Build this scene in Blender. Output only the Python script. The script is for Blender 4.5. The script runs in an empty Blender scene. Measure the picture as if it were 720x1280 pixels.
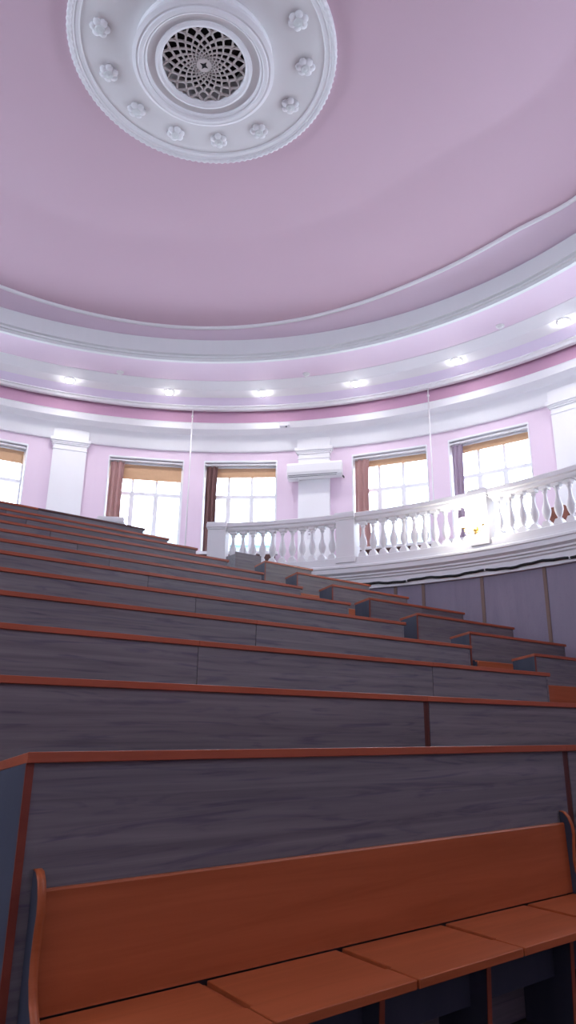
import bpy, bmesh, math, random
from math import sin, cos, radians as R, pi, sqrt, atan2, hypot
from mathutils import Vector, Matrix
random.seed(4)
SC = bpy.context.scene
COL = SC.collection
S = 0.83                      # plan unit in metres
EYE = 1.19                    # camera height above the front floor
def Z(u): return u*S+EYE
def L(u): return u*S

# ------------------------------------------------------------------ materials
def new_mat(name):
    m = bpy.data.materials.new(name); m.use_nodes = True
    nt = m.node_tree
    return m, nt, nt.nodes['Principled BSDF']
def paint(name, col, rough=.6, var=.03, scale=3., bump=.02, spec=.3):
    m, nt, b = new_mat(name)
    tc = nt.nodes.new('ShaderNodeTexCoord'); no = nt.nodes.new('ShaderNodeTexNoise')
    no.inputs['Scale'].default_value = scale; no.inputs['Detail'].default_value = 5
    nt.links.new(tc.outputs['Object'], no.inputs['Vector'])
    mx = nt.nodes.new('ShaderNodeMix'); mx.data_type = 'RGBA'
    mx.inputs[6].default_value = (*[max(0, c*(1-var)) for c in col], 1)
    mx.inputs[7].default_value = (*[min(1, c*(1+var)) for c in col], 1)
    nt.links.new(no.outputs['Fac'], mx.inputs[0])
    nt.links.new(mx.outputs[2], b.inputs['Base Color'])
    b.inputs['Roughness'].default_value = rough
    b.inputs['Specular IOR Level'].default_value = spec
    if bump:
        n2 = nt.nodes.new('ShaderNodeTexNoise'); n2.inputs['Scale'].default_value = 60
        nt.links.new(tc.outputs['Object'], n2.inputs['Vector'])
        bp = nt.nodes.new('ShaderNodeBump'); bp.inputs['Strength'].default_value = bump
        bp.inputs['Distance'].default_value = .01
        nt.links.new(n2.outputs['Fac'], bp.inputs['Height'])
        nt.links.new(bp.outputs['Normal'], b.inputs['Normal'])
    return m
def wood(name, c0, c1, rough=.4, sx=.7, sy=14., sz=14., spec=.4, knots=.0):
    """laminate with a grain running along the object's x axis"""
    m, nt, b = new_mat(name)
    tc = nt.nodes.new('ShaderNodeTexCoord'); mp = nt.nodes.new('ShaderNodeMapping')
    oi = nt.nodes.new('ShaderNodeObjectInfo')
    add = nt.nodes.new('ShaderNodeVectorMath'); add.operation = 'ADD'
    sc = nt.nodes.new('ShaderNodeVectorMath'); sc.operation = 'SCALE'; sc.inputs['Scale'].default_value = 37.
    cb = nt.nodes.new('ShaderNodeCombineXYZ')
    for k in range(3): nt.links.new(oi.outputs['Random'], cb.inputs[k])
    nt.links.new(cb.outputs[0], sc.inputs[0])
    nt.links.new(tc.outputs['Object'], add.inputs[0]); nt.links.new(sc.outputs[0], add.inputs[1])
    mp.inputs['Scale'].default_value = (sx, sy, sz)
    nt.links.new(add.outputs[0], mp.inputs['Vector'])
    n1 = nt.nodes.new('ShaderNodeTexNoise'); n1.inputs['Scale'].default_value = 1.
    n1.inputs['Detail'].default_value = 7; n1.inputs['Roughness'].default_value = .62; n1.inputs['Distortion'].default_value = .6
    nt.links.new(mp.outputs[0], n1.inputs['Vector'])
    cr = nt.nodes.new('ShaderNodeValToRGB')
    cr.color_ramp.elements[0].position = .32; cr.color_ramp.elements[0].color = (*c0, 1)
    cr.color_ramp.elements[1].position = .68; cr.color_ramp.elements[1].color = (*c1, 1)
    nt.links.new(n1.outputs['Fac'], cr.inputs[0])
    out = cr.outputs[0]
    if knots:
        mp2 = nt.nodes.new('ShaderNodeMapping'); mp2.inputs['Scale'].default_value = (1.0, 13., 13.)
        nt.links.new(add.outputs[0], mp2.inputs['Vector'])
        n2 = nt.nodes.new('ShaderNodeTexNoise'); n2.inputs['Scale'].default_value = 1.6; n2.inputs['Detail'].default_value = 6
        n2.inputs['Distortion'].default_value = 2.2
        nt.links.new(mp2.outputs[0], n2.inputs['Vector'])
        r2 = nt.nodes.new('ShaderNodeValToRGB')
        r2.color_ramp.elements[0].position = .30; r2.color_ramp.elements[0].color = (1-knots, 1-knots, 1-knots*.6, 1)
        r2.color_ramp.elements[1].position = .47; r2.color_ramp.elements[1].color = (1, 1, 1, 1)
        nt.links.new(n2.outputs['Fac'], r2.inputs[0])
        mu = nt.nodes.new('ShaderNodeMix'); mu.data_type = 'RGBA'; mu.blend_type = 'MULTIPLY'; mu.inputs[0].default_value = 1
        nt.links.new(out, mu.inputs[6]); nt.links.new(r2.outputs[0], mu.inputs[7]); out = mu.outputs[2]
    nt.links.new(out, b.inputs['Base Color'])
    b.inputs['Roughness'].default_value = rough; b.inputs['Specular IOR Level'].default_value = spec
    return m
def emit(name, col, st):
    m, nt, b = new_mat(name)
    b.inputs['Base Color'].default_value = (*col, 1)
    b.inputs['Emission Color'].default_value = (*col, 1); b.inputs['Emission Strength'].default_value = st
    return m
def plain(name, col, rough=.5, metal=0., spec=.4):
    m, nt, b = new_mat(name)
    b.inputs['Base Color'].default_value = (*col, 1); b.inputs['Roughness'].default_value = rough
    b.inputs['Metallic'].default_value = metal; b.inputs['Specular IOR Level'].default_value = spec
    return m

M = {}
M['pink_ceiling'] = paint('pink ceiling paint', (.62, .445, .52), .7, .02, .6)
M['pink_wall'] = paint('pink wall paint', (.78, .635, .745), .7, .02, 1.)
M['field'] = paint('warm white plaster', (.76, .745, .745), .6, .03, 2.)
M['frieze'] = paint('old rose paint', (.60, .36, .50), .7, .03, 1.)
M['lavender'] = paint('pale lilac paint', (.84, .77, .92), .65, .02, 1.)
M['white'] = paint('white plaster', (.86, .86, .87), .6, .015, 2.)
M['cornice'] = paint('grey white plaster', (.78, .81, .80), .6, .03, 1.5)
M['balustrade'] = paint('white painted plaster', (.84, .83, .83), .45, .02, 4., spec=.4)
M['grey_wood'] = wood('grey oak laminate', (.112, .099, .112), (.198, .176, .188), .42, .55, 26., 26., .35, .36)
M['orange_wood'] = wood('orange beech laminate', (.29, .066, .021), (.39, .097, .036), .38, .9, 16., 16., .25)
M['edge'] = wood('red brown edging', (.30, .066, .030), (.38, .088, .042), .33, 1.5, 10., 10., .35)
M['end_wood_shaded'] = wood('shaded blue grey laminate', (.044, .050, .076), (.064, .070, .100), .45, 6., 6., .7, .3)  # blue grey laminate, darkened for shade at the row end and under seats
M['edge_shaded'] = wood('shaded red edging', (.16, .030, .018), (.21, .045, .026), .35, 1.5, 10., 10., .35)  # copy of the edging with the shade on row ends put into its colour
M['dark_shade_edge'] = wood('dark red shade edging', (.07, .016, .012), (.10, .025, .018), .4, 1.5, 10., 10., .4)  # edging copy darkened for the shadow in joint gaps; reused on the top row
M['panel'] = wood('violet grey laminate', (.22, .185, .25), (.275, .235, .305), .5, 3., 3., .45, .3, .06)
M['strip'] = wood('brown cover strip', (.17, .105, .085), (.23, .145, .12), .5, 8., 8., 1., .3)
M['floor'] = wood('worn parquet', (.035, .028, .034), (.055, .045, .05), .5, 1., 8., 8., .3)
M['lino'] = paint('pale bounce lino', (.55, .55, .57), .5, .05, 3.)  # unseen gallery floor, made pale to bounce daylight up to the soffits
M['riser'] = paint('dark step boards', (.09, .08, .085), .6, .1, 3.)
M['frame'] = paint('white window frame', (.84, .84, .86), .35, .01, 3., 0, .5)
M['dark'] = plain('dark void', (.012, .010, .012), .9)
M['grille'] = paint('aged grille plaster', (.58, .52, .50), .6, .08, 12.)
def cloth(name, col, tl):
    m = paint(name, col, .85, .06, 20.)
    nt = m.node_tree; b = nt.nodes['Principled BSDF']; o = nt.nodes['Material Output']
    t = nt.nodes.new('ShaderNodeBsdfTranslucent'); t.inputs[0].default_value = (*col, 1)
    x = nt.nodes.new('ShaderNodeMixShader'); x.inputs[0].default_value = tl
    nt.links.new(b.outputs[0], x.inputs[1]); nt.links.new(t.outputs[0], x.inputs[2]); nt.links.new(x.outputs[0], o.inputs[0])
    return m
M['curtain_rose'] = cloth('rose brown cloth', (.50, .30, .28), .12)
M['curtain_brown'] = cloth('dark brown cloth', (.20, .105, .10), .05)
M['curtain_mauve'] = cloth('mauve cloth', (.45, .36, .45), .10)
M['blind'] = cloth('tan blind cloth', (.66, .42, .25), .06)
M['ac'] = plain('white plastic', (.80, .80, .80), .3)
M['ac_dark'] = plain('dark louvre', (.10, .10, .11), .5)
M['pipe'] = plain('white enamel pipe', (.80, .78, .79), .35)
M['cable'] = plain('black cable', (.01, .01, .012), .5)
M['brass'] = plain('brass', (.72, .50, .16), .25, 1.)
M['bench_brown'] = wood('dark brown bench wood', (.075, .035, .03), (.12, .055, .045), .45)
M['bulb'] = emit('lit opal glass', (1., .97, .90), 60.)
M['lamp'] = emit('lit spot lens', (1., .97, .97), 90.)
M['paper'] = plain('notice paper', (.75, .74, .76), .8)
M['ink'] = plain('grey print', (.25, .23, .26), .8)
M['roof'] = plain('pale teal roof', (.10, .155, .165), .7)
M['ext'] = plain('pale render', (.15, .16, .17), .8)
g, nt, b = new_mat('window glass')
nt.nodes.remove(b)
o_ = nt.nodes['Material Output']; mixs = nt.nodes.new('ShaderNodeMixShader')
tr = nt.nodes.new('ShaderNodeBsdfTransparent'); gl = nt.nodes.new('ShaderNodeBsdfGlossy')
tr.inputs[0].default_value = (.97, .98, 1, 1); gl.inputs['Roughness'].default_value = .02
fr = nt.nodes.new('ShaderNodeFresnel'); fr.inputs[0].default_value = 1.3
nt.links.new(fr.outputs[0], mixs.inputs[0]); nt.links.new(tr.outputs[0], mixs.inputs[1]); nt.links.new(gl.outputs[0], mixs.inputs[2])
nt.links.new(mixs.outputs[0], o_.inputs[0])
M['glass'] = g

# ------------------------------------------------------------------ mesh helpers
class MB:
    def __init__(s): s.v = []; s.f = []; s.sm = []
    def face(s, ids, smooth=False): s.f.append(tuple(ids)); s.sm.append(smooth)
    def box(s, x0, x1, y0, y1, z0, z1, mat=None):
        k = len(s.v)
        P = [(x, y, z) for z in (z0, z1) for y in (y0, y1) for x in (x0, x1)]
        if mat is not None: P = [tuple(mat @ Vector(p)) for p in P]
        s.v += P
        for q in ((0,2,3,1),(4,5,7,6),(0,1,5,4),(2,6,7,3),(0,4,6,2),(1,3,7,5)): s.face([k+i for i in q])
        return s
    def prism(s, poly, fn0, fn1, smooth=False):
        """poly: list of 2D points, fn0/fn1 map 2D to 3D for the two ends"""
        k = len(s.v); n = len(poly)
        s.v += [fn0(p) for p in poly] + [fn1(p) for p in poly]
        s.face([k+i for i in range(n)][::-1]); s.face([k+n+i for i in range(n)])
        for i in range(n):
            j = (i+1) % n; s.face([k+i, k+j, k+n+j, k+n+i], smooth)
        return s
    def loft(s, rings, closed_u=True, closed_v=False, smooth=True, cap=False):
        k = len(s.v); n = len(rings[0]); m = len(rings)
        for r in rings: s.v += [tuple(p) for p in r]
        for a in range(m if closed_v else m-1):
            b2 = (a+1) % m
            for i in range(n if closed_u else n-1):
                j = (i+1) % n
                s.face([k+a*n+i, k+a*n+j, k+b2*n+j, k+b2*n+i], smooth)
        if cap:
            s.face([k+i for i in range(n)][::-1]); s.face([k+(m-1)*n+i for i in range(n)])
        return s
    def lathe(s, prof, n=14, at=(0,0,0), cap=True):
        rings = [[(at[0]+r*cos(2*pi*i/n), at[1]+r*sin(2*pi*i/n), at[2]+z) for i in range(n)] for r, z in prof]
        return s.loft(rings, cap=cap)
    def tube(s, pts, r, n=8, closed=False):
        rings = []; m = len(pts); P = [Vector(p) for p in pts]; up = Vector((0,0,1)); prev = None
        for i in range(m):
            if closed: t = P[(i+1) % m]-P[i-1]
            else: t = P[min(i+1, m-1)]-P[max(i-1, 0)]
            t.normalize()
            a = prev if prev is not None else (up if abs(t.dot(up)) < .9 else Vector((1,0,0)))
            a = (a - t*a.dot(t)).normalized(); prev = a; c = t.cross(a)
            rings.append([tuple(P[i]+(a*cos(2*pi*j/n)+c*sin(2*pi*j/n))*r) for j in range(n)])
        return s.loft(rings, closed_v=closed, cap=not closed)
    def build(s, name, mat, parent=None, origin=(0,0,0), bevel=0., rot=None):
        me = bpy.data.meshes.new(name)
        O = Vector(origin)
        inv = None
        if rot is not None: inv = Matrix.Rotation(-rot, 3, 'Z')
        vs = []
        for p in s.v:
            q = Vector(p)-O
            if inv is not None: q = inv @ q
            vs.append(q)
        me.from_pydata(vs, [], s.f); me.validate(); 
        bm = bmesh.new(); bm.from_mesh(me); bmesh.ops.recalc_face_normals(bm, faces=bm.faces); bm.to_mesh(me); bm.free()
        if len(me.polygons) == len(s.sm): me.polygons.foreach_set('use_smooth', s.sm)
        me.materials.append(mat)
        o = bpy.data.objects.new(name, me); COL.objects.link(o)
        if parent is not None: o.parent = parent
        else:
            o.location = O
            if rot is not None: o.rotation_euler.z = rot
        if bevel:
            md = o.modifiers.new('edge', 'BEVEL'); md.width = bevel; md.segments = 2; md.limit_method = 'ANGLE'; md.angle_limit = R(40)
            md.harden_normals = False
        return o
def tag(o, label=None, cat=None, group=None, kind=None):
    if label: o['label'] = label
    if cat: o['category'] = cat
    if group: o['group'] = group
    if kind: o['kind'] = kind
    return o
def empty(name, loc, rz=0.):
    o = bpy.data.objects.new(name, None); COL.objects.link(o); o.location = loc; o.rotation_euler.z = rz
    o.empty_display_size = .2
    return o
def structure(o): o['kind'] = 'structure'; return o
def copy_thing(o, parent=None):
    c = o.copy(); COL.objects.link(c); c.parent = parent
    for ch in list(o.children): copy_thing(ch, c)
    return c

# ------------------------------------------------------------------ plan
RC = Vector((L(2.16), L(5.97)))            # centre of the round room
RW = L(11.38)                              # wall radius
GC = Vector((L(.80), L(6.13)))             # centre of the gallery front
MC = Vector((L(3.64), L(6.92)))            # centre of the ceiling medallion
def pol(c, r, a, z):                       # a: degrees from +y towards +x
    return (c.x+r*sin(R(a)), c.y+r*cos(R(a)), z)
def arc_sweep(mb, c, prof, a0, a1, n, closed_prof=True, smooth=False, full=False):
    """prof: [(radius, z)] swept about centre c from angle a0 to a1"""
    rings = []
    for i in range(n if full else n+1):
        a = a0+(a1-a0)*i/n
        rings.append([pol(c, r, a, z) for r, z in prof])
    # flat normals across the profile, so mouldings read crisply
    k = len(mb.v); m = len(prof); N = len(rings)
    for r in rings: mb.v += r
    for i in range(N if full else N-1):
        j = (i+1) % N
        for q in range(m if closed_prof else m-1):
            w = (q+1) % m
            mb.face([k+i*m+q, k+j*m+q, k+j*m+w, k+i*m+w], smooth)
    if not full and closed_prof:
        mb.face([k+i for i in range(m)]); mb.face([k+(N-1)*m+i for i in range(m)][::-1])
    return mb

# ================================================================== SETTING
# --- front floor
mb = MB(); n = 96
ring = [pol(RC, RW+.05, 360*i/n, 0) for i in range(n)]; ring2 = [(x, y, -.15) for x, y, z in ring]
mb.loft([ring2, ring], cap=True, smooth=False)
structure(mb.build('floor', M['floor']))
# --- tiers: one tread per row, clipped by the drum wall under the gallery
ROW_N1, PITCH = 2.53, .90
Z1, RISE = -.158, .3504
RISEM = L(RISE)
RD = L(10.2)                               # drum wall radius (about GC)
def row_n(i): return L(ROW_N1+(i-1)*PITCH)
mb = MB()
for i in range(2, 14):
    y0 = row_n(i-1)+.05; y1 = row_n(i)+.05 if i < 13 else GC.y+RD
    z1 = (i-1)*RISEM
    def xs(y):
        h = sqrt(max(.0, RD*RD-(y-GC.y)**2)); return GC.x-h, GC.x+h
    k = 14 if i == 13 else 4
    ys = [y0+(y1-.001-y0)*q/k for q in range(k+1)]
    poly = [(xs(y)[1]-.002, y) for y in ys]+[(xs(y)[0]+.002, y) for y in reversed(ys)]
    mb.prism(poly, lambda p: (p[0], p[1], 0.0), lambda p, z=z1: (p[0], p[1], z))
    # half steps in the aisle
    if i < 13:
        xa = L(7.0-.12*(i-3))+.06; xb = L(8.0-.075*(i-4))-.06
        mb.box(xa, xb, y0-.33, y0+.01, 0 if i == 2 else z1-RISEM-.01, z1-RISEM/2)
structure(mb.build('floor_tiers', M['riser']))

# --- round wall with window openings
BAY = 360/11.; P0 = 17.8
HALF = 4.86; WOFF = (10.0, 22.65)
ZS, ZH = Z(4.20), Z(6.73)                  # sill and head
ZWT = Z(10.0)
OPEN = []
for k in range(11):
    for w in WOFF:
        a = (P0+k*BAY+w) % 360
        OPEN.append(a)
OPEN.sort()
# windows are open on the gallery side of the room; the unseen wall behind the camera is left blank to keep the desks dark
LIT = [a for a in OPEN if a < 150 or a > 232]
TH = .42
cuts = sorted(LIT)
edges = []
for a in cuts: edges += [(a-HALF, 1), (a+HALF, 0)]
edges.sort()
segs = []                                   # (a0, a1, open?)
for i, (a, op) in enumerate(edges):
    a2 = edges[(i+1) % len(edges)][0]
    if a2 <= a: a2 += 360
    segs.append((a, a2, op))
mb = MB()
for a0, a1, op in segs:
    n = max(2, int((a1-a0)/1.6))
    if not op:
        arc_sweep(mb, RC, [(RW, -.15), (RW+TH, -.15), (RW+TH, ZWT), (RW, ZWT)], a0, a1, n)
    else:
        arc_sweep(mb, RC, [(RW, -.15), (RW+TH, -.15), (RW+TH, ZS), (RW, ZS)], a0, a1, n)
        arc_sweep(mb, RC, [(RW, ZH), (RW+TH, ZH), (RW+TH, ZWT), (RW, ZWT)], a0, a1, n)
structure(mb.build('wall_round', M['pink_wall']))

# --- drum wall under the gallery, laminate panels and cover strips
ZF = Z(2.73)
GA0, GA1 = -70., 150.
mb = MB()
arc_sweep(mb, GC, [(RD, 0), (RD+.12, 0), (RD+.12, ZF+.02), (RD, ZF+.02)], GA0, GA1, 150)
wd = structure(mb.build('wall_drum', M['panel']))
mb = MB()
for a in (58.5, 65.2, 68.75, 72.15, 79.1, 86.1, 93., 100.):
    arc_sweep(mb, GC, [(RD-.012, .3), (RD+.01, .3), (RD+.01, ZF), (RD-.012, ZF)], a-.18, a+.18, 1)
structure(mb.build('trim_1', M['strip']))
# --- gallery slab between drum and round wall
mb = MB(); n = 150; lo = []; hi = []
ZG = Z(3.28)
inn = []; out = []
for i in range(n+1):
    a = GA0+(GA1-GA0)*i/n
    p = pol(GC, RD+.02, a, 0); q = Vector((p[0], p[1]))-RC
    d = Vector((sin(R(a)), cos(R(a))))
    # ray from the drum outwards to the wall circle
    bq = q.dot(d); t = -bq+sqrt(max(0, bq*bq-q.dot(q)+(RW+.05)**2))
    t = max(t, .05)
    inn.append((p[0], p[1])); out.append((p[0]+d.x*t, p[1]+d.y*t))
rings = [[(x, y, ZG-.2) for x, y in inn], [(x, y, ZG-.2) for x, y in out], [(x, y, ZG) for x, y in out], [(x, y, ZG) for x, y in inn]]
mb.loft(rings, closed_u=False, closed_v=True, smooth=False)
structure(mb.build('floor_gallery', M['lino']))
# --- gallery fascia mouldings
mb = MB()
RG = L(10.15)
prof = [(RD+.06, ZF), (RG-.02, ZF), (RG-.02, Z(2.93)), (RG-.05, Z(2.95)), (RG-.05, Z(2.985)), (RG-.085, Z(3.0)), (RG-.085, Z(3.035)),
        (RG-.12, Z(3.06)), (RG-.14, Z(3.075)), (RG-.14, Z(3.165)), (RG-.165, Z(3.175)), (RG-.165, Z(3.215)), (RG-.15, Z(3.235)), (RG-.13, Z(3.24)),
        (RG-.13, Z(3.29)), (RG+.14, Z(3.30)), (RG+.14, ZF)]
arc_sweep(mb, GC, prof, GA0, GA1, 170)
structure(mb.build('trim_2', M['white']))

# --- entablature on the round wall
mb = MB()
prof = [(RW+.02, Z(7.0)), (RW-.06, Z(7.0)), (RW-.075, Z(7.03)), (RW-.20, Z(7.385)), (RW-.22, Z(7.40)), (RW-.30, Z(7.41)), (RW-.42, Z(7.435)),
        (RW-.45, Z(7.445)), (L(10.785), Z(7.58)), (L(10.77), Z(7.60)), (RW+.02, Z(7.63))]
arc_sweep(mb, RC, prof, 0, 360, 220, full=True)
structure(mb.build('trim_3', M['white']))
mb = MB()
arc_sweep(mb, RC, [(L(10.93), Z(7.58)), (RW+.01, Z(7.58)), (RW+.01, Z(8.12)), (L(10.93), Z(8.12))], 0, 360, 220, full=True)
structure(mb.build('wall_frieze', M['frieze']))
# --- ring hung inside the cornice: white lip, lilac soffit, lamp band
mb = MB()
prof = [(L(10.66), Z(7.99)), (L(10.70), Z(7.945)), (L(10.82), Z(7.95)), (L(10.84), Z(8.02)), (L(10.84), Z(8.10)), (L(10.60), Z(8.10)), (L(10.60), Z(8.0))]
arc_sweep(mb, RC, prof, 0, 360, 220, full=True)
structure(mb.build('trim_4', M['white']))
mb = MB()
arc_sweep(mb, RC, [(L(10.62), Z(8.02)), (L(10.15), Z(8.075)), (L(10.15), Z(8.14)), (L(10.62), Z(8.14))], 0, 360, 220, full=True)
structure(mb.build('ceiling_soffit', M['lavender']))
mb = MB()
prof = [(L(10.20), Z(8.09)), (L(10.19), Z(8.045)), (L(9.80), Z(8.045)), (L(9.76), Z(8.06)), (L(9.47), Z(8.14)), (L(9.47), Z(8.20)), (L(10.20), Z(8.20))]
arc_sweep(mb, RC, prof, 0, 360, 220, full=True)
structure(mb.build('trim_5', M['white']))
# --- pink soffit up to the white cornice
mb = MB()
arc_sweep(mb, RC, [(L(9.50), Z(8.15)), (L(8.50), Z(8.15)), (L(8.50), Z(8.23)), (L(9.50), Z(8.23))], 0, 360, 220, full=True)
structure(mb.build('ceiling_band', M['pink_wall']))
mb = MB()
prof = [(L(8.56), Z(8.13)), (L(8.47), Z(8.13)), (L(8.47), Z(8.20)), (L(8.435), Z(8.21)), (L(8.435), Z(8.25)), (L(8.46), Z(8.26)), (L(8.40), Z(8.285)), (L(8.40), Z(8.335)),
        (L(8.455), Z(8.345)), (L(8.455), Z(8.69)), (L(8.56), Z(8.71))]
arc_sweep(mb, RC, prof, 0, 360, 220, full=True)
structure(mb.build('trim_6', M['cornice']))

# --- upper ceiling: cove, moulding, soft crease, flat centre (curves in polar form about MC)
def knots(tab):
    def f(a):
        a %= 360
        ks = sorted(tab)
        for i in range(len(ks)):
            a0 = ks[i]; a1 = ks[(i+1) % len(ks)]
            w1 = a1 if a1 > a0 else a1+360
            x = a if a >= a0 else a+360
            if a0 <= x <= w1:
                p0 = tab[ks[i-1]]; p1 = tab[a0]; p2 = tab[a1]; p3 = tab[ks[(i+2) % len(ks)]]
                am = ks[i-1] if ks[i-1] < a0 else ks[i-1]-360
                a3 = ks[(i+2) % len(ks)]
                while a3 <= w1: a3 += 360
                h = w1-a0; t = (x-a0)/h
                m1 = (p2-p0)/(w1-am)*h; m2 = (p3-p1)/(a3-a0)*h
                return (2*t**3-3*t*t+1)*p1+(t**3-2*t*t+t)*m1+(-2*t**3+3*t*t)*p2+(t**3-t*t)*m2
        return tab[ks[0]]
    return f
def circ(Rr, c=RC):
    def f(a):
        w = MC-c; d = Vector((sin(R(a)), cos(R(a)))); b_ = w.dot(d)
        return (-b_+sqrt(b_*b_-w.dot(w)+Rr*Rr))/S
    return f
fA = knots({352.8: 6.98, 9.9: 6.78, 28.6: 6.57, 48.7: 6.30, 66.6: 6.10, 80.1: 6.07, 97.6: 6.25, 107.7: 6.62, 135: 7.2, 170: 7.7, 210: 8.2, 250: 8.2, 290: 7.8, 325: 7.35})
fK = knots({340: 4.76, 2.6: 4.46, 29.7: 4.02, 66.1: 3.83, 100.8: 4.13, 126.5: 5.2, 170: 5.6, 220: 5.8, 270: 5.6, 310: 5.2})
fB = circ(L(8.46))
NA = 240
def cring(f, z, off=0.):
    return [pol(MC, L(f(360*i/NA)+off), 360*i/NA, Z(z)) for i in range(NA)]
mb = MB()
mb.loft([cring(fB, 8.69, .08), cring(fB, 8.70), cring(lambda a: (fA(a)*.5+fB(a)*.5), 8.79), cring(fA, 8.84, .02)])
structure(mb.build('ceiling_cove', M['pink_wall']))
mb = MB()
mb.loft([cring(fA, 8.83, .05), cring(fA, 8.805, .03), cring(fA, 8.81, -.015), cring(fA, 8.85, -.03), cring(fA, 8.88, -.01), cring(fA, 8.87, .05)], closed_v=True)
structure(mb.build('trim_7', M['white']))
def mixf(t): return lambda a: fA(a)*(1-t)+fK(a)*t
mb = MB()
rings = [cring(fA, 8.86, .03)]
for t in (.05, .15, .3, .45, .6, .72, .82, .9, .96, 1.02, 1.1):
    z = 8.86+.44*min(1, 1.02*(t*(1-.12*t*0)))**.9 if t < .98 else 9.30
    rings.append(cring(mixf(t), min(z, 9.30)))
rings.append(cring(lambda a: fK(a)*.6, 9.30)); rings.append(cring(lambda a: 1.2, 9.30)); rings.append(cring(lambda a: .9, 9.30))
mb.loft(rings)
structure(mb.build('ceiling', M['pink_ceiling']))
# roof slab above (keeps the room dark-tight)
mb = MB(); mb.lathe([(RW+TH, ZWT+.002), (RW+TH, ZWT+.15)], 96, (RC.x, RC.y, 0))
structure(mb.build('ceiling_slab', M['riser']))

# --- pilasters
mbs = []
tn = 8
for k in range(11):
    a = P0+k*BAY
    mb = MB()
    ca = R(a)
    base = Vector(pol(RC, RW, a, 0))
    # local frame: t tangent, r towards the room centre
    t = Vector((cos(ca), -sin(ca), 0)); r = Vector((-sin(ca), -cos(ca), 0))
    T = Matrix(((t.x, r.x, 0, base.x), (t.y, r.y, 0, base.y), (0, 0, 1, 0), (0, 0, 0, 1)))
    w = .345
    mb.box(-w, w, -.10, .115, ZG, Z(6.99), T)
    mb.box(-w-.05, w+.05, -.10, .16, ZG, ZG+.25, T)
    mb.box(-w-.012, w+.012, -.10, .13, Z(6.70), Z(6.725), T)
    mb.box(-w-.025, w+.025, -.10, .14, Z(6.84), Z(6.88), T)
    mb.box(-w-.045, w+.045, -.10, .16, Z(6.88), Z(6.92), T)
    mb.box(-w-.07, w+.07, -.10, .185, Z(6.92), Z(7.005), T)
    mb.box(-w-.02, w+.02, -.10, .16, Z(7.0), Z(7.30), T)
    structure(mb.build('trim_%d' % (tn+k), M['white']))

# --- windows
def frame_T(a, rad):
    ca = R(a); base = Vector(pol(RC, rad, a, 0))
    t = Vector((cos(ca), -sin(ca), 0)); r = Vector((-sin(ca), -cos(ca), 0))
    return base, -ca       # rotation about z so that local x = tangent, local -y = towards centre
WW = RW*sin(R(HALF))       # half width of an opening
SAGR = RW*cos(R(HALF))
for i, a in enumerate(LIT):
    base, rz = frame_T(a, 0)
    root = empty('window_%d' % (i+1), (base.x, base.y, 0), rz); root['kind'] = 'structure'
    y0 = SAGR+.21; hw = WW+.03; zt = ZH+.02; zb = ZS-.02
    f = MB()
    fy0, fy1 = y0, y0+.07
    z_bl = Z(6.60)                            # frame head sits under a deep white lintel board
    f.box(-hw, -hw+.07, fy0, fy1, zb, zt); f.box(hw-.07, hw, fy0, fy1, zb, zt)
    f.box(-hw, hw, fy0, fy1, zb, zb+.08); f.box(-hw, hw, fy0-.03, fy1, Z(6.56), zt)
    zt_ = Z(5.80)
    f.box(-hw, hw, fy0-.015, fy1, zt_-.04, zt_+.04)
    m1, m2 = -.275, .245
    for m_ in (m1, m2):
        f.box(m_-.028, m_+.028, fy0, fy1, zt_, zt)
        f.box(m_-.05, m_+.05, fy0-.01, fy1, zb, zt_)
    f.build('window_frame', M['frame'], root)
    p = MB(); p.box(-hw+.02, hw-.02, y0+.035, y0+.043, zb+.02, zt-.02)
    p.build('pane', M['glass'], root)
    s_ = MB(); s_.box(-WW-.07, WW+.07, SAGR-.12, SAGR+.26, ZS-.045, ZS+.012)
    s_.build('window_sill', M['frame'], root)
    rv = MB()
    for sg in (-1, 1):
        q0, q1 = sorted((sg*(WW-.005), sg*(WW+.02))); rv.box(q0, q1, SAGR-.012, SAGR+.30, ZS, ZH)
    rv.box(-WW-.012, WW+.012, SAGR-.015, SAGR+.03, ZH-.012, ZH+.018)
    rv.box(-WW, WW, SAGR-.012, SAGR+.30, ZH-.02, ZH+.01)
    rv.build('window_surround', M['frame'], root)

# ================================================================== THINGS ON THE GALLERY
vis = sorted([a for a in LIT if 0 < a < 80])          # w1..w5 in the photo
wname = ['window by the frame edge', 'window left of the white pipe', 'window beside the balustrade end post', 'window nearest the air conditioner', 'window above the lit sconce']
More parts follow.
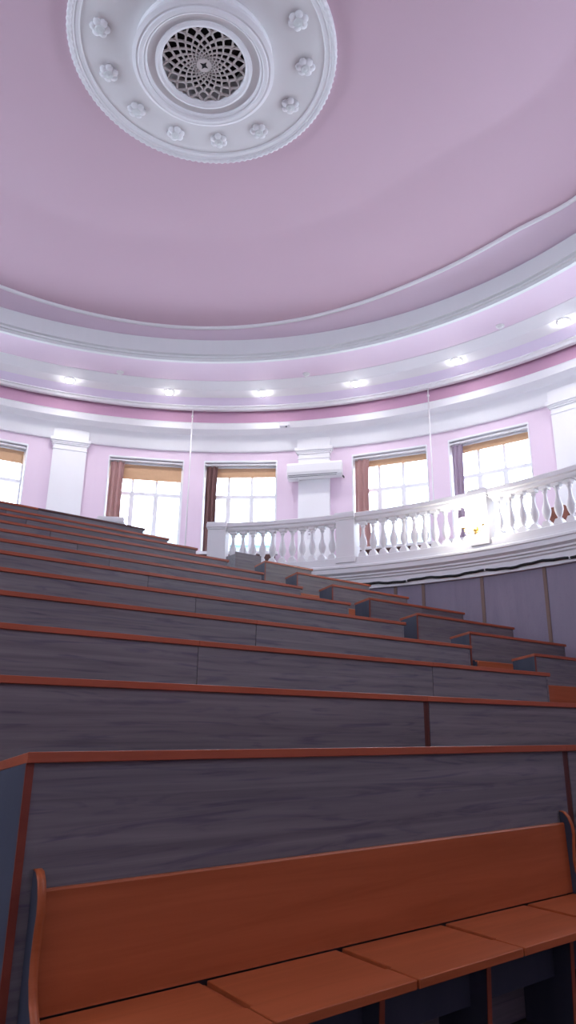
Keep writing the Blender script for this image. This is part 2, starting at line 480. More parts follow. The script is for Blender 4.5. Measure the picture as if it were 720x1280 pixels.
# roller blinds, curtain rails and curtains
blind_z = [6.30, 6.21, 6.37, 6.46, 6.45]
blab = ['tan roller blind on the partly cut-off window at the left wall', 'tan roller blind drawn lowest, beside the white pipe',
        'short tan roller blind over the dark brown curtain window', 'tan roller blind in the window with the rose curtain behind the balustrade',
        'tan roller blind in the window above the glowing sconce']
for i, a in enumerate(vis):
    base, rz = frame_T(a, 0)
    root = empty('roller_blind', (base.x, base.y, Z(6.6)), rz)
    tag(root, blab[i], 'blind', 'roller blinds in the gallery windows')
    y = SAGR+.165
    c = MB(); zb = Z(blind_z[i])-Z(6.6)
    c.box(-WW+.03, WW-.03, y, y+.006, zb, .005)
    c.build('blind_cloth', M['blind'], root)
    c = MB(); c.tube([(-WW+.02, y+.02, .02), (WW-.02, y+.02, .02)], .03, 10); c.build('roller', M['frame'], root)
    c = MB(); c.box(-WW+.03, WW-.03, y-.008, y+.014, zb-.025, zb); c.build('bottom_bar', M['blind'], root)
    # lintel board / pelmet in front of the blind
    pl = empty('curtain_rail', (base.x, base.y, ZH), rz)
    tag(pl, ['white curtain rail on the partly cut-off window at the left wall', 'white curtain rail above the rose brown curtain beside the pilaster',
             'white curtain rail above the dark brown curtain', 'white curtain rail above the rose curtain behind the balustrade',
             'white curtain rail above the mauve curtain'][i], 'curtain rail', 'curtain rails in the gallery windows')
    c = MB(); c.box(-WW+.03, WW-.03, SAGR+.03, SAGR+.09, -.075, -.045); c.build('rail', M['frame'], pl)
    for q0, q1 in ((-WW+.012, -WW+.03), (WW-.03, WW-.012)):
        c = MB(); c.box(q0, q1, SAGR+.02, SAGR+.1, -.09, -.03); c.build('bracket', M['pipe'], pl)
cur = [(1, 'curtain_rose', 'rose brown curtain gathered beside the tall white pilaster', .30), (2, 'curtain_brown', 'dark brown curtain hanging above the balustrade end post', .26),
       (3, 'curtain_rose', 'rose brown curtain hanging behind the middle balustrade', .32), (4, 'curtain_mauve', 'mauve grey curtain hanging above the lit sconce', .24)]
for wi, mk, lab, wd_ in cur:
    a = vis[wi]; base, rz = frame_T(a, 0)
    mb = MB(); rows_ = []
    zt = Z(6.61); zb = Z(4.26); n = 41
    for q in range(13):
        t = q/12.; z = zt+(zb-zt)*t; w_ = wd_*(1-.10*sin(pi*t)+.10*t)
        rows_.append([(-WW+.03+w_*j/(n-1), SAGR+.065+.028*sin(2*pi*2.6*j/(n-1)+.6*t)*(1+.25*t)-.02*t, z) for j in range(n)])
    k = len(mb.v)
    back = [[(x, y+.008, z) for x, y, z in r_] for r_ in rows_]
    mb.loft(rows_, closed_u=False); mb.loft(back, closed_u=False)
    o = mb.build('curtain', M[mk]); o.location = (base.x, base.y, 0); o.rotation_euler.z = rz
    # origin at the curtain's foot
    for v in o.data.vertices: v.co.z -= zb
    o.location.z = zb
    tag(o, lab, 'curtain', 'curtains in the gallery windows')

# vertical pipes
for ang, lab in ((33.83, 'thin white vertical pipe between the two central windows'), (67.0, 'thin white vertical pipe between the windows above the balustrade')):
    rr = L(10.73); x, y, _ = pol(RC, rr, ang, 0)
    root = empty('pipe', (x, y, ZG)); tag(root, lab, 'pipe', 'heating pipes on the gallery wall')
    c = MB(); c.tube([(0, 0, 0), (0, 0, Z(7.945)-ZG)], .013, 12); c.build('pipe_run', M['pipe'], root)
    c = MB(); c.lathe([(.017, 0), (.026, .01), (.026, .04), (.017, .05)], 14, (0, 0, Z(7.72)-ZG)); c.build('collar', M['pipe'], root)
    c = MB(); c.lathe([(.06, 0), (.06, .015), (.03, .03)], 14); c.build('floor_flange', M['pipe'], root)
    # stand-off clips to the wall
    w = Vector((sin(R(ang)), cos(R(ang)), 0))
    for zz in (Z(4.0)-ZG,):
        c = MB(); c.tube([tuple(Vector((0, 0, zz))), tuple(Vector((0, 0, zz))+w*(RW-rr-.012))], .009, 6); c.build('wall_clip', M['pipe'], root)

# air conditioner in front of the middle pilaster
a = P0+BAY; base, rz = frame_T(a+.3, RW-.14)
ac = empty('air_conditioner', (base.x, base.y, Z(6.10)), rz)
tag(ac, 'white wall air conditioner mounted across the middle pilaster', 'air conditioner')
h = Z(6.50)-Z(6.10); w = .60
mb = MB()
prof = [(0, 0), (-.13, 0), (-.185, .05), (-.21, .12), (-.21, h-.05), (-.19, h), (0, h)]
mb.prism(prof, lambda p: (-w, p[0], p[1]), lambda p: (w, p[0], p[1]))
mb.build('body', M['ac'], ac, bevel=.012)
mb = MB(); mb.box(-w+.03, w-.10, -.2, -.185, .048, .056); mb.box(-w+.04, w-.12, -.165, -.15, .022, .03); mb.build('louvre', M['ac_dark'], ac)
mb = MB(); mb.box(-w+.01, -w+.24, -.13, -.01, -.03, .01); mb.build('drip_tray', M['ac'], ac)
mb = MB(); mb.tube([(w-.03, -.10, .03), (w+.015, -.08, 0), (w+.02, -.03, -.01)], .018, 8); mb.build('hose', M['ac_dark'], ac)
# brackets to the pilaster/wall
mb = MB(); mb.box(-.28, .28, -.01, .03, .05, h-.05); mb.build('mounting_plate', M['ac'], ac)

# small sensor box on the cornice face
x, y, _ = pol(RC, L(10.76), 46.9, 0)
jb = empty('sensor_box', (x, y, Z(7.49)), -R(46.9)); tag(jb, 'tiny grey sensor box on the white cornice left of the air conditioner', 'sensor')
c = MB(); c.box(-.11, .11, -.05, .03, -.03, .05); c.build('housing', M['paper'], jb, bevel=.006)
c = MB(); c.lathe([(.02, -.055), (.02, -.03)], 10, (.04, -.02, 0)); c.build('lens', M['ac_dark'], jb)

# small printed notice on the pilaster, seen between balusters
base, rz = frame_T(P0+BAY-.35, RW-.118)
nt_ = empty('notice', (base.x, base.y, Z(4.50)), rz)
tag(nt_, 'small grey printed notice stuck low on the middle pilaster', 'notice')
mb = MB(); mb.box(-.085, .085, -.004, 0, 0, .24); mb.build('sheet', M['paper'], nt_)
mb = MB()
for zz, x0, x1 in ((.19, -.05, .03), (.165, -.06, .055), (.115, -.05, -.02), (.115, -.005, .05), (.09, -.055, -.01), (.09, .01, .055)):
    mb.box(x0, x1, -.006, -.003, zz, zz+.016)
mb.build('print', M['ink'], nt_)

# brown benches under the windows
blabs = ['brown wooden gallery bench under the dark-curtain window', 'brown wooden gallery bench under the window behind the middle balustrade',
         'brown wooden gallery bench under the window above the sconce']
for i, wi in enumerate((2, 3, 4)):
    base, rz = frame_T(vis[wi], 0)
    root = empty('gallery_bench', (base.x, base.y, ZG), rz); tag(root, blabs[i], 'bench', 'benches along the gallery wall')
    hh = Z(4.12)-ZG; yb = SAGR-.14
    c = MB(); c.box(-WW-.02, WW+.02, yb-.03, yb, .42, hh); c.build('backrest', M['bench_brown'], root, bevel=.006)
    c = MB(); c.box(-WW-.02, WW+.02, yb-.42, yb, .40, .43); c.build('seat', M['bench_brown'], root, bevel=.006)
    for sg in (-1, 0, 1):
        c = MB(); c.box(sg*WW*.92-.02, sg*WW*.92+.02, yb-.40, yb, 0, .41); c.build('leg', M['bench_brown'], root)
# brown chair half hidden behind the balusters at the frame edge
base, rz = frame_T(81.9, RW-.75)
root = empty('wooden_chair', (base.x, base.y, ZG), rz); tag(root, 'brown wooden chair half hidden behind the balusters near the corner pilaster', 'chair')
c = MB(); c.box(-.22, .22, -.22, .22, .43, .46); c.build('seat', M['bench_brown'], root, bevel=.006)
c = MB(); pr = [(-.2, .55), (.2, .55), (.21, .80), (.12, .93), (-.12, .93), (-.21, .80)]
c.prism(pr, lambda p: (p[0], .19, p[1]), lambda p: (p[0], .22, p[1])); c.build('backrest', wood('red brown chair wood', (.20, .07, .045), (.27, .10, .065)), root, bevel=.006)
for sx in (-1, 1):
    for sy in (-1, 1):
        c = MB(); c.box(sx*.2-.018, sx*.2+.018, sy*.2-.018, sy*.2+.018, 0, .43 if sy < 0 else .88); c.build('leg', M['bench_brown'], root)

# ------------------------------------------------------------------ balustrade
ZB, ZRB, ZRT = Z(3.29), Z(4.20), Z(4.39)
bal_prof = [(.048, 0), (.048, .02), (.034, .035), (.028, .05), (.037, .075), (.055, .13), (.066, .19), (.067, .24), (.058, .30), (.044, .36), (.034, .42), (.028, .50), (.026, .55),
            (.034, .575), (.043, .59), (.043, .605), (.034, .615), (.040, .635), (.052, .645)]
ZPL = Z(3.41)                          # top of the plinth
HB = ZRB-ZPL
bal_prof = [(r, .09+z*(HB-.14)/.645) for r, z in bal_prof]
bal_proto = None
def newel(ang, lab, wd_=.345, extra=0.):
    x, y, _ = pol(GC, RG, ang, 0)
    root = empty('newel_post', (x, y, ZB), -R(ang)); tag(root, lab, 'newel post', 'square posts of the balustrade')
    w = wd_/2; H_ = ZRT-ZB+extra
    c = MB(); c.box(-w, w, -.15, .15, 0, H_-.12); c.build('shaft', M['balustrade'], root, bevel=.006)
    c = MB(); c.box(-w-.012, w+.012, -.17, .17, H_-.13, H_-.09); c.box(-w-.022, w+.022, -.195, .195, H_-.095, H_-.02); c.box(-w-.015, w+.015, -.18, .18, H_-.03, H_+.012)
    c.build('cap', M['balustrade'], root, bevel=.006)
    c = MB(); c.box(-w-.012, w+.012, -.162, .162, 0, .11); c.build('base', M['balustrade'], root, bevel=.005)
    return root
def bay(a0, a1, nb, lab):
    global bal_proto
    am = (a0+a1)/2; x, y, _ = pol(GC, RG, am, 0)
    O = (x, y, ZB)
    root = empty('balustrade', O); tag(root, lab, 'balustrade', 'runs of the gallery balustrade')
    n = max(6, int((a1-a0)*1.6))
    c = MB()
    prof = [(RG-.10, ZRB), (RG+.10, ZRB), (RG+.115, ZRB+.03), (RG+.115, ZRB+.06), (RG+.145, ZRB+.075), (RG+.145, ZRT-.015), (RG+.12, ZRT),
            (RG-.12, ZRT), (RG-.145, ZRT-.015), (RG-.145, ZRB+.075), (RG-.115, ZRB+.06), (RG-.115, ZRB+.03)]
    arc_sweep(c, GC, prof, a0, a1, n); c.build('handrail', M['balustrade'], root, O)
    c = MB(); arc_sweep(c, GC, [(RG-.115, ZB), (RG+.115, ZB), (RG+.115, ZPL-.01), (RG+.10, ZPL), (RG-.10, ZPL), (RG-.115, ZPL-.01)], a0, a1, n)
    c.build('plinth', M['balustrade'], root, O)
    for i in range(nb):
        a = a0+(a1-a0)*(i+.5)/nb
        px, py, _ = pol(GC, RG, a, 0)
        if bal_proto is None:
            c = MB(); c.lathe(bal_prof, 16); c.prism([(-.070, 0), (.070, 0), (.066, .05), (.034, .10), (-.034, .10), (-.066, .05)], lambda p: (p[0], -.07, p[1]), lambda p: (p[0], .07, p[1])); c.box(-.062, .062, -.062, .062, HB-.05, HB)
            o = c.build('baluster', M['balustrade'], root); bal_proto = o
        else:
            o = bal_proto.copy(); COL.objects.link(o); o.parent = root
        o.location = (px-x, py-y, ZPL-ZB); o.rotation_euler.z = -R(a)
newel(31.6, 'white newel post whose cap peeks over the top desk row', .46, .09)
newel(45.75, 'white newel post ending the balustrade above the aisle')
newel(62.95, 'white newel post standing below the air conditioner, between two balustrade runs')
newel(79.9, 'white newel post carrying the lit brass sconce', .30)
newel(97.2, 'white newel post at the frame edge beyond the sconce')
bay(47.10, 61.60, 11, 'white balustrade run between the end post and the next newel post')
bay(64.30, 78.69, 11, 'white balustrade run leading up to the lit sconce')
bay(81.11, 95.85, 11, 'white balustrade run beyond the lit sconce')
bay(98.6, 113.2, 11, 'white balustrade run outside the view past the last newel post')
newel(114.6, 'white newel post outside the view at the far end of the balustrade')
bay(15.5, 29.85, 10, 'white balustrade run hidden behind the top desk row')

# brass sconce on the newel, with two lit opal globes
x, y, _ = pol(GC, RG-.155, 79.55, 0)
sc_ = empty('sconce', (x, y, Z(3.60)), -R(79.55)); tag(sc_, 'brass two-arm sconce with glowing globes on the balustrade post', 'sconce')
c = MB(); c.lathe([(.0, -.09), (.018, -.08), (.012, -.05), (.028, -.02), (.03, .0), (.02, .03), (.014, .06), (.022, .075), (.0, .09)], 12, (0, -.05, 0)); c.build('stem', M['brass'], sc_)
c = MB(); c.prism([(.045*cos(q*pi/8), .06*sin(q*pi/8)) for q in range(16)], lambda p: (p[0], 0, p[1]), lambda p: (p[0], -.015, p[1])); c.build('backplate', M['brass'], sc_)
for sg in (-1, 1):
    c = MB(); c.tube([(sg*.01, -.05, -.02), (sg*.05, -.07, -.055), (sg*.10, -.09, -.06), (sg*.15, -.10, -.03), (sg*.165, -.10, .02)], .008, 8); arm = c.build('arm', M['brass'], sc_)
    c = MB(); c.lathe([(.012, 0), (.035, .015), (.04, .025), (.015, .03)], 12, (sg*.165, -.10, .015)); c.build('candle_cup', M['brass'], arm)
    c = MB(); gp = [(.02, .04)]+[(.085*sin(q*pi/12), .125-.085*cos(q*pi/12)) for q in range(2, 12)]+[(.001, .21)]
    c.lathe(gp, 16, (sg*.165, -.10, 0)); c.build('lit_globe', M['bulb'], arm)

# black cable along the fascia
pts = []
for i in range(75):
    a = 57.5+(101-57.5)*i/74
    pts.append(Vector(pol(GC, RG-.042, a, Z(2.815)+.012*sin(i*.55)+.006*sin(i*1.7))))
O = pts[0]
root = empty('cable', O); tag(root, 'black cable clipped along the white gallery fascia', 'cable')
c = MB(); c.tube([tuple(p-O) for p in pts], .021, 8); c.build('cable_run', M['cable'], root)
for i in (6, 22, 38, 54):
    c = MB(); p = pts[i]-O; c.lathe([(.022, -.02), (.022, .02)], 8, tuple(p)); c.build('cable_clip', M['pipe'], root)

# ------------------------------------------------------------------ ceiling medallion
CZ = Z(9.30)
med = empty('ceiling_medallion', (MC.x, MC.y, CZ)); tag(med, 'round white plaster medallion with rosettes and vent grille on the pink ceiling', 'ceiling medallion')
def ringprof(prof, name, mat, n=96):
    c = MB(); rings = [[(r*sin(2*pi*i/n), r*cos(2*pi*i/n), z) for i in range(n)] for r, z in prof]
    k = len(c.v); m = len(prof)
    for r_ in rings: c.v += r_
    for a in range(m-1):
        for i in range(n):
            j = (i+1) % n; c.face([k+a*n+i, k+a*n+j, k+(a+1)*n+j, k+(a+1)*n+i], False)
    return c.build(name, mat, med)
RM = L(1.93)
ringprof([(RM, .02), (RM, -.03), (RM-.03, -.06), (RM-.07, -.055), (RM-.085, -.04), (RM-.10, -.045), (RM-.135, -.045), (RM-.15, -.03), (RM-.15, .02)], 'outer_moulding', M['white'])
# rope beads round the outer moulding
c = MB(); nr = 528; rings = []
for q in range(10):
    row_ = []
    for i in range(nr):
        a = 2*pi*i/nr; b_ = 2*pi*q/10
        rr = .026+.007*sin(120*a+b_)
        row_.append(((RM-.028+rr*cos(b_))*sin(a), (RM-.028+rr*cos(b_))*cos(a), -.052+rr*sin(b_)))
    rings.append(row_)
c.loft(rings, closed_v=True)
c.build('rope_moulding', M['white'], med)
ringprof([(RM-.12, -.022), (L(1.0), -.022)], 'field', M['field'])
ri = L(1.0)
DZ = -.12
ringprof([(ri, -.01), (ri-.005, -.04), (ri-.02, -.06), (ri-.01, -.09), (ri+.015, DZ-.03), (ri+.02, DZ-.06), (ri-.025, DZ-.085), (ri-.05, DZ-.08), (ri-.06, DZ-.10), (ri-.10, DZ-.105), (ri-.12, DZ-.08), (ri-.13, DZ-.085), (ri-.15, DZ-.07), (ri-.155, DZ-.03)], 'inner_moulding', M['white'])
ringprof([(ri-.14, DZ-.035), (L(.66), DZ-.035)], 'inner_field', M['field'])
rg = L(.60)
ringprof([(rg+.085, DZ-.02), (rg+.08, DZ-.06), (rg+.05, DZ-.075), (rg+.02, DZ-.065), (rg+.005, DZ-.04), (rg, DZ-.01), (rg, .10)], 'grille_surround', M['white'])
c = MB(); c.prism([(rg*1.05*sin(2*pi*i/48), rg*1.05*cos(2*pi*i/48)) for i in range(48)], lambda p: (p[0], p[1], .10), lambda p: (p[0], p[1], .14)); c.build('vent_shaft', M['dark'], med)
# grille: two families of log spirals with a leaf in every cell
c = MB(); ns = 18; r0 = rg*.17; ZGv = DZ-.015
def sp(phi0, sgn, t):
    r = r0*(rg*1.01/r0)**t
    return r, phi0+sgn*t*1.55
for kx in range(ns):
    for sg in (-1, 1):
        pts = []
        for q in range(25):
            t = q/24.; r, ph = sp(2*pi*kx/ns, sg, t); pts.append((r*sin(ph), r*cos(ph), r))
        wv = []
        for q in range(25):
            x, y, r = pts[q]; x2, y2, _ = pts[min(q+1, 24)]; x1, y1, _ = pts[max(q-1, 0)]
            tx, ty = x2-x1, y2-y1; l = hypot(tx, ty); tx /= l; ty /= l; w = .0035+.0105*r/rg
            wv.append([(x-ty*w, y+tx*w, ZGv+.02), (x-ty*w*.6, y+tx*w*.6, ZGv-.004), (x+ty*w*.6, y-tx*w*.6, ZGv-.004), (x+ty*w, y-tx*w, ZGv+.02)])
        c.loft(wv, closed_u=True, smooth=False)
# leaves
step = pi/ns
tt = [(j*step/1.55) for j in range(1, 11)]
for j in range(3, 11):
    t = j*step/1.55
    if t+.02 > 1: break
    for kx in range(ns):
        ph = 2*pi*kx/ns+(step if j % 2 else 0)+0
        ra = r0*(rg/r0)**max(0, t-.045); rb = r0*(rg/r0)**min(1, t+.055); rm = r0*(rg/r0)**t
        w = rm*step*(.30 if j < 6 else .42)
        def P(r, dx): return (r*sin(ph)+dx*cos(ph), r*cos(ph)-dx*sin(ph), ZGv+.006)
        k = len(c.v); c.v += [P(ra, 0), P(rm, w), P(rb, w*.55), P(rb*1.01, 0), P(rb, -w*.55), P(rm, -w)]
        c.face([k, k+1, k+2, k+3, k+4, k+5])
c.build('vent_grille', M['grille'], med)
c = MB(); c.prism([(r0*1.12*sin(2*pi*i/30), r0*1.12*cos(2*pi*i/30)) for i in range(30)], lambda p: (p[0], p[1], ZGv-.004), lambda p: (p[0], p[1], ZGv+.02)); c.build('grille_hub', M['grille'], med)
c = MB()
st = [((.055 if i % 2 == 0 else .022)*sin(2*pi*i/8), (.055 if i % 2 == 0 else .022)*cos(2*pi*i/8)) for i in range(8)]
c.prism(st, lambda p: (p[0], p[1], ZGv-.008), lambda p: (p[0], p[1], ZGv)); c.build('star_opening', M['dark'], med)
# rosettes
ros = None
for i in range(13):
    a = -15.3+360/13.*i
    if ros is None:
        c = MB()
        for q in range(6):
            b_ = 2*pi*q/6; rings = []
            ctr = Vector((.07*sin(b_), .07*cos(b_), 0)); d = Vector((sin(b_), cos(b_), 0)); e = Vector((cos(b_), -sin(b_), 0))
            for zz, sc2 in ((.0, 1.), (-.025, .95), (-.04, .6), (-.045, .15)):
                rings.append([tuple(ctr+d*(.052*sc2*cos(2*pi*j/10))+e*(.05*sc2*sin(2*pi*j/10))+Vector((0, 0, zz))) for j in range(10)])
            c.loft(rings, cap=True)
        ros = c.build('rosette', M['white'], med); o = ros
        c = MB(); c.lathe([(.062, 0), (.06, -.04), (.048, -.056), (.036, -.05), (.022, -.058), (.001, -.066)], 12); ctr_ = c.build('rosette_heart', M['cornice'], ros)
    else:
        o = ros.copy(); COL.objects.link(o); o.parent = med
        c2 = ctr_.copy(); COL.objects.link(c2); c2.parent = o
    o.location = (L(1.48)*sin(R(a)), L(1.48)*cos(R(a)), -.022); o.rotation_euler.z = -R(a)

# ------------------------------------------------------------------ ceiling spots and smoke detectors
sp_ang = [2.6, 16.6, 30.6, 44.4, 58.2, 72.6, 86.9, 101.]
for i, a in enumerate(sp_ang):
    x, y, z = pol(RC, L(9.93), a, Z(8.045))
    root = empty('ceiling_spot', (x, y, z)); tag(root, 'lit round spot lamp set in the white lamp band of the ceiling', 'ceiling lamp', 'spot lamps in the lamp band')
    c = MB(); c.lathe([(.105, .01), (.11, -.012), (.095, -.02), (.084, -.006)], 20); c.build('rim', M['frame'], root)
    c = MB(); c.lathe([(.085, -.004), (.08, -.03), (.055, -.055), (.001, -.066)], 16); c.build('lens', M['lamp'], root)
spot_labels = {16.6: 'first lit ceiling spot lamp, above the wide white pilaster', 30.6: 'lit ceiling spot lamp just beside the first white pipe', 44.4: 'lit ceiling spot lamp above the dark-curtain window',
               58.2: 'lit ceiling spot lamp above the rose-curtain balustrade window', 72.6: 'lit ceiling spot lamp above the second white pipe', 86.9: 'largest brightest ceiling spot lamp near the corner pilaster',
               2.6: 'lit ceiling spot lamp outside the view beside the first window', 101.: 'lit ceiling spot lamp beyond the corner pilaster'}
for o in [o for o in COL.objects if o.name.startswith('ceiling_spot')]:
    k = min(spot_labels, key=lambda a: (Vector(pol(RC, L(9.93), a, 0)).xy-o.location.xy).length)
    o['label'] = spot_labels[k]
for a, lab in ((23.5, 'small white smoke detector above the window with the lowest blind'), (51.65, 'small white smoke detector above the air conditioner'), (80.35, 'small white smoke detector by the brightest ceiling spot lamp')):
    x, y, z = pol(RC, L(9.33), a, Z(8.15))
    root = empty('smoke_detector', (x, y, z)); tag(root, lab, 'smoke detector', 'smoke detectors on the pink soffit')
    c = MB(); c.lathe([(.075, .005), (.075, -.014), (.062, -.02)], 18); c.build('base', M['ac'], root)
    c = MB(); c.lathe([(.046, -.016), (.046, -.028), (.038, -.045), (.02, -.05), (.001, -.05)], 18); c.build('sensor_head', M['ac'], root)

# ================================================================== LECTURE DESKS
ROWZ = (-.102, .202, .558, .907, 1.26, 1.613, 1.953, 2.30, 2.652, 3.013, 3.357, 3.735)   # desk top front edges, plan units above the eye
HD = Z(Z1)                                  # desk front height above its floor (1.06)
SEAT = .443
PT = .022
def desk(d0, d1, row, lab, lend=False, rend=False, joint_l=False, joint_r=False, full=False, top=True, bench=True, cat='lecture desk', dark_top=False, group='rows of lecture desks'):
    w = L(d1-d0); zf = (row-1)*RISEM
    root = empty('lecture_desk', (L(d0), row_n(row), zf)); tag(root, lab, cat, group)
    h = Z(ROWZ[row-1])-zf
    x0 = PT if lend else .002; x1 = w-PT-.03 if rend else w-.002
    if joint_l: x0 = PT+.003
    if joint_r: x1 = w-PT-.003
    c = MB(); c.box(x0, x1, 0, .02, .01, h-.028); c.build('front_panel', M['grey_wood'], root)
    DD = .285; DROP = .042
    # desk top: slopes down towards the sitter
    def topz(y): return h-DROP*max(0, y)/DD
    c = MB()
    k = MB()
    prof = [(-.012, h-.03), (-.012, h), (DD, h-DROP), (DD, h-DROP-.028)]
    c.prism(prof, lambda p: (0, p[0], p[1]), lambda p: (w, p[0], p[1])); c.build('desk_top', M['dark_shade_edge'] if dark_top else M['edge'], root, bevel=.002)
    def endp(xa, xb, edge, front=0.0):
        prof = [(front, .005), (front, topz(front)-.03), (DD-.015, topz(DD-.015)-.03), (DD-.015, .62), (.20, .54), (.11, .50), (.09, .46), (.09, .005)]
        e = MB(); e.prism(prof, lambda p: (xa, p[0], p[1]), lambda p: (xb, p[0], p[1])); ep = e.build('end_panel', M['end_wood_shaded'], root)
        e = MB(); e.box(xa-.0005, xb+.0005, front-.003, front+.002, .006, h-.031); e.build('edge_band', edge, ep)
    if lend: endp(0, PT, M['edge_shaded'], -.002)
    if rend: endp(w-PT-.03, w-.03, M['grey_wood'], .001)
    if joint_l: endp(.001, PT, M['dark_shade_edge'], .006)
    if joint_r: endp(w-PT, w-.001, M['dark_shade_edge'], .006)
    # shelf under the desk top
    c = MB(); c.box(x0+.004, x1-.004, .021, .25, h-.17, h-.152); c.build('book_shelf', M['grey_wood'], root)
    if not bench: return root
    bx0, bx1 = .055+.022, w-.105
    if not full: bx0, bx1 = .06, w-.09
    # backrest leaning on the front panel
    zt = SEAT+.305; pe = .05 if full else .0
    prof = [(-.034, SEAT+.004), (-.012, SEAT+.004), (-.001, zt-.008), (-.006, zt), (-.018, zt), (-.023, zt-.006)]
    c = MB(); c.prism(prof, lambda p: (bx0, p[0], p[1]), lambda p: (bx1, p[0], p[1])); c.build('backrest', M['orange_wood'], root)
    # curved bench ends
    prof = [(-.001, zt+pe), (-.022, zt+pe-.004), (-.042, zt+pe-.025), (-.056, zt-.01), (-.060, zt-.05), (-.054, zt-.10), (-.050, zt-.16), (-.056, zt-.21), (-.075, SEAT+.05), (-.11, SEAT+.005),
            (-.16, SEAT-.03), (-.26, SEAT-.06), (-.30, SEAT-.10), (-.285, SEAT-.20), (-.25, .0), (-.001, .0)]
    for xa in (bx0-PT-.001, bx1+.001):
        e = MB(); e.prism(prof, lambda p: (xa, p[0], p[1]), lambda p: (xa+PT, p[0], p[1])); be = e.build('bench_end', M['end_wood_shaded'], root)
        e = MB(); k2 = len(e.v); m = len(prof)-1
        off = [(y-.0025, z+.0015) for y, z in prof[:m]]
        for (y, z) in off: e.v += [(xa-.0005, y, z), (xa+PT+.0005, y, z)]
        for (y, z) in prof[:m]: e.v += [(xa-.0005, y+.001, z-.001), (xa+PT+.0005, y+.001, z-.001)]
        for q in range(m-1):
            e.face([k2+2*q, k2+2*q+1, k2+2*q+3, k2+2*q+2], True)
            b0 = k2+2*m
            e.face([b0+2*q, b0+2*q+2, b0+2*q+3, b0+2*q+1], True)
            e.face([k2+2*q, k2+2*q+2, b0+2*q+2, b0+2*q]); e.face([k2+2*q+1, b0+2*q+1, b0+2*q+3, k2+2*q+3])
        e.build('edge_band', M['orange_wood'], be)
    ns_ = max(2, round((bx1-bx0)/.545)); sw = L(.66) if full else (bx1-bx0)/ns_
    if full:
        bnds = [bx0]+[L(b)-0 for b in full]+[bx1]
    else:
        bnds = [bx0, bx1]
    yf = -.405; yr = -.036; g1, g2 = .013, .003
    for q in range(len(bnds)-1):
        a0, a1 = bnds[q]+.001, bnds[q+1]-.001
        lo = g1 if q > 0 else 0.002; hi = g1 if q < len(bnds)-2 else .002
        lo2 = g2 if q > 0 else .002; hi2 = g2 if q < len(bnds)-2 else .002
        ym = -.275
        poly = [(a0+lo, yr), (a1-hi, yr), (a1-hi, ym), (a1-hi2, ym-.004), (a1-hi2, yf+.004), (a1-hi2-.004, yf), (a0+lo2+.004, yf), (a0+lo2, yf+.004), (a0+lo2, ym-.004), (a0+lo, ym)]
        c = MB(); c.prism(poly, lambda p: (p[0], p[1], SEAT-.027), lambda p: (p[0], p[1], SEAT)); c.build('seat', M['orange_wood'], root, bevel=.003)
    # support boards under the seats
    for b_ in bnds[1:-1]:
        e = MB(); prof2 = [(-.002, 0), (-.002, SEAT-.027), (-.262, SEAT-.027), (-.262, SEAT-.035), (-.245, SEAT-.06), (-.225, 0)]
        e.prism(prof2, lambda p: (b_-PT/2, p[0], p[1]), lambda p: (b_+PT/2, p[0], p[1])); lg = e.build('leg', M['end_wood_shaded'], root)
        e = MB()
        for (p, q_) in ((prof2[2], prof2[3]), (prof2[3], prof2[4]), (prof2[4], prof2[5])):
            k2 = len(e.v)
            for (y, z) in (p, q_): e.v += [(b_-PT/2-.0005, y-.002, z), (b_+PT/2+.0005, y-.002, z), (b_+PT/2+.0005, y+.001, z), (b_-PT/2-.0005, y+.001, z)]
            for f4 in ((0,1,5,4), (1,2,6,5), (2,3,7,6), (3,0,4,7)): e.face([k2+v for v in f4])
        e.box(b_-.002, b_+PT/2-.001, -.262, -.030, SEAT-.020, SEAT-.012)
        e.build('edge_band', M['edge'], lg)
    c = MB(); c.box(bx0, bx1, -.16, -.142, SEAT-.24, SEAT-.028)
    c.build('stretcher', M['end_wood_shaded'], root)
    return root

ords = ['front', 'second', 'third', 'fourth', 'fifth', 'sixth', 'seventh', 'eighth', 'ninth', 'tenth', 'eleventh', 'twelfth']
# front row
r1 = desk(.82, 4.10, 1, 'front-row lecture desk with orange bench of flip seats and visible dark end panel', lend=True, joint_r=True, full=[1.535-.82, 2.195-.82, 2.855-.82, 3.515-.82])
desk(4.10, 7.12, 1, 'front-row lecture desk beyond the dark joint at the frame edge', joint_l=True, rend=True, full=[4.85-4.1, 5.5-4.1, 6.15-4.1])
desk(.80, 3.87, 2, 'second-row lecture desk left of the wide dark joint', lend=True, joint_r=True)
desk(3.87, 7.0, 2, 'second-row lecture desk right of the wide dark joint', joint_l=True, rend=True)
desk(1.0, 2.52, 3, 'third-row lecture desk left of both joints', lend=True)
desk(2.52, 4.99, 3, 'third-row lecture desk between the two thin joints')
desk(4.99, 6.86, 3, 'third-row lecture desk at the aisle end', rend=True)
JJ = {4: 3.64, 5: 3.51, 6: 3.40, 7: 3.30, 8: 3.21, 9: 3.12, 10: 3.02, 11: 2.93, 12: 3.71}
RE = {4: 6.73, 5: 6.59, 6: 6.47, 7: 6.34, 8: 6.26, 9: 6.17, 10: 6.07, 11: 5.95, 12: 5.86}
for r_ in range(4, 13):
    nm = ords[r_-1] if r_ < 12 else 'topmost, twelfth'
    desk(1.0+.1*(r_-3), JJ[r_], r_, '%s-row lecture desk of the centre block, left of the joint' % nm, lend=True)
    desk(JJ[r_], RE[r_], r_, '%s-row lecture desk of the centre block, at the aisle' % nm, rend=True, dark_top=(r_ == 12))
ST = {4: 7.99, 5: 7.86, 6: 7.80, 7: 7.70, 8: 7.70, 9: 7.64, 10: 7.56}
EN = {4: 10.2, 5: 10.25, 6: 10.22, 7: 10.07, 8: 9.6, 9: 9.5, 10: 8.76}
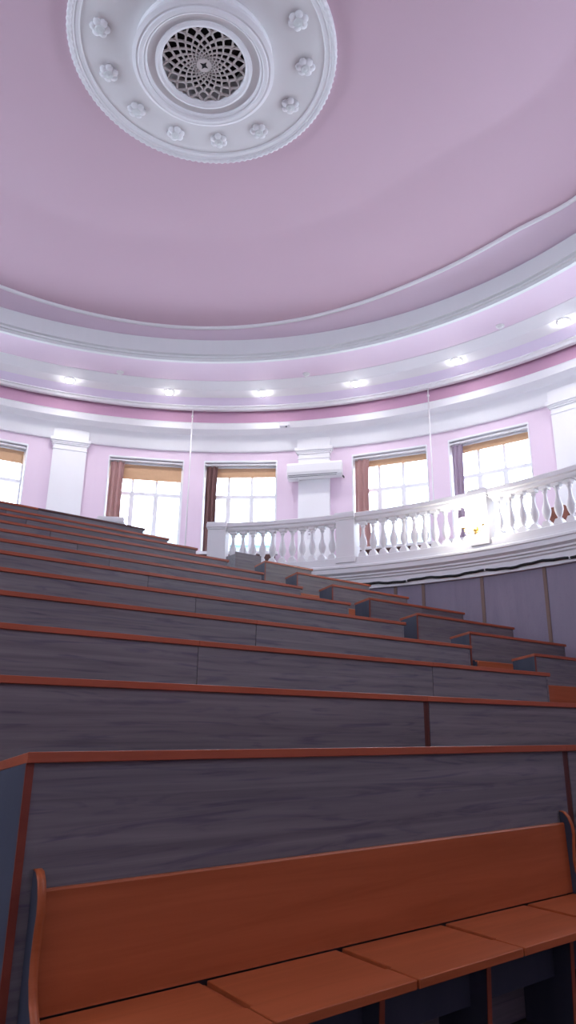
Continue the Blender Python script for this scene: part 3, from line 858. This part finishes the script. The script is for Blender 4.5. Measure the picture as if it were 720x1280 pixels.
desk(7.70, 8.95, 7, 'seventh-row lecture desk of the side block, aisle half', lend=True)
desk(8.95, 10.07, 7, 'seventh-row lecture desk of the side block, half next to the drum wall', rend=True)
for r_ in ST:
    if r_ != 7: desk(ST[r_], EN[r_], r_, '%s-row lecture desk of the side block, between aisle and drum wall' % ords[r_-1], lend=True, rend=True)
rt = empty('screen_panel', (L(7.47), row_n(11), 10*RISEM)); tag(rt, 'plain grey panel without orange edge at the head of the side block', 'panel')
c = MB(); c.box(0, L(.64), 0, .022, .005, Z(3.345)-10*RISEM); c.build('board', M['grey_wood'], rt, bevel=.002)
c = MB(); c.box(0, .022, .022, .30, .005, Z(3.3)-10*RISEM); c.box(L(.64)-.022, L(.64), .022, .30, .005, Z(3.3)-10*RISEM); c.build('brace', M['grey_wood'], rt)

# ================================================================== OUTSIDE
bd = empty('building', (26., 44., 0)); tag(bd, 'pale building with teal roof outside the gallery windows', 'building')
Tm = Matrix.Rotation(R(-38), 4, 'Z')
c = MB(); c.box(-30, 30, -6, 6, -3, 12.5, Tm); c.build('wall', M['ext'], bd)
c = MB(); pr = [(-6.6, 12.4), (6.6, 12.4), (0, 15.2)]; c.prism(pr, lambda p: tuple(Tm @ Vector((-31, p[0], p[1]))), lambda p: tuple(Tm @ Vector((31, p[0], p[1])))); c.build('roof', M['roof'], bd)

# ================================================================== LIGHT
w = bpy.data.worlds.new('World'); SC.world = w; w.use_nodes = True
nt = w.node_tree; bg = nt.nodes['Background']
bg.inputs['Color'].default_value = (.76, .87, 1.0, 1); bg.inputs['Strength'].default_value = 11.5
for i, a in enumerate(LIT):
    la = bpy.data.lights.new('daylight_portal', 'AREA'); la.shape = 'RECTANGLE'; la.size = 2*WW; la.size_y = ZH-ZS
    la.cycles.is_portal = True
    lo = bpy.data.objects.new('daylight_portal', la); COL.objects.link(lo)
    p = Vector(pol(RC, RW+TH+.03, a, (ZH+ZS)/2)); lo.location = p
    lo.rotation_euler = (Vector((RC.x, RC.y, p.z))-p).to_track_quat('-Z', 'Y').to_euler()

# the spot lamps of the lamp band (the ring runs on round the whole room)
for i in range(26):
    a = 2.6+360*i/26.
    if i < len(sp_ang): a = sp_ang[i]
    else: a = 101.+(362.6-101.)*(i-7)/(26-7)
    la = bpy.data.lights.new('spot_lamp_light', 'SPOT'); la.energy = 50.; la.spot_size = R(150); la.spot_blend = .7; la.color = (.93, .95, 1.); la.shadow_soft_size = .07
    lo = bpy.data.objects.new('spot_lamp_light', la); COL.objects.link(lo)
    lo.location = pol(RC, L(9.93), a, Z(8.045)-.09)

# ================================================================== CAMERA
f, p, ro, az = 864.0, .2975, .0129, .9191
def wv(x, y, z): return Vector((x*sin(az)+y*cos(az), -x*cos(az)+y*sin(az), z))
right = wv(cos(ro), -sin(ro)*sin(p), sin(ro)*cos(p))
up = wv(-sin(ro), -cos(ro)*sin(p), cos(ro)*cos(p))
back = -wv(0, cos(p), sin(p))
cam = bpy.data.cameras.new('camera'); cam.sensor_fit = 'VERTICAL'; cam.sensor_height = 24; cam.sensor_width = 24*720/1280
cam.lens = f/1280*24; cam.clip_start = .05; cam.clip_end = 300
co = bpy.data.objects.new('camera', cam); COL.objects.link(co)
mw = Matrix.Identity(4)
for r_ in range(3):
    mw[r_][0] = right[r_]; mw[r_][1] = up[r_]; mw[r_][2] = back[r_]
mw[0][3], mw[1][3], mw[2][3] = 0, 0, EYE
co.matrix_world = mw
SC.camera = co
vs = SC.view_settings
SC.display_settings.display_device = 'sRGB'
vs.view_transform = 'Standard'; vs.look = 'None'; vs.gamma = 1; vs.use_curve_mapping = False
vs.exposure = 0.16
SC.cycles.max_bounces = 10; SC.cycles.diffuse_bounces = 7; SC.cycles.transparent_max_bounces = 12
SC.cycles.use_denoising = True
SC.cycles.sample_clamp_indirect = 8
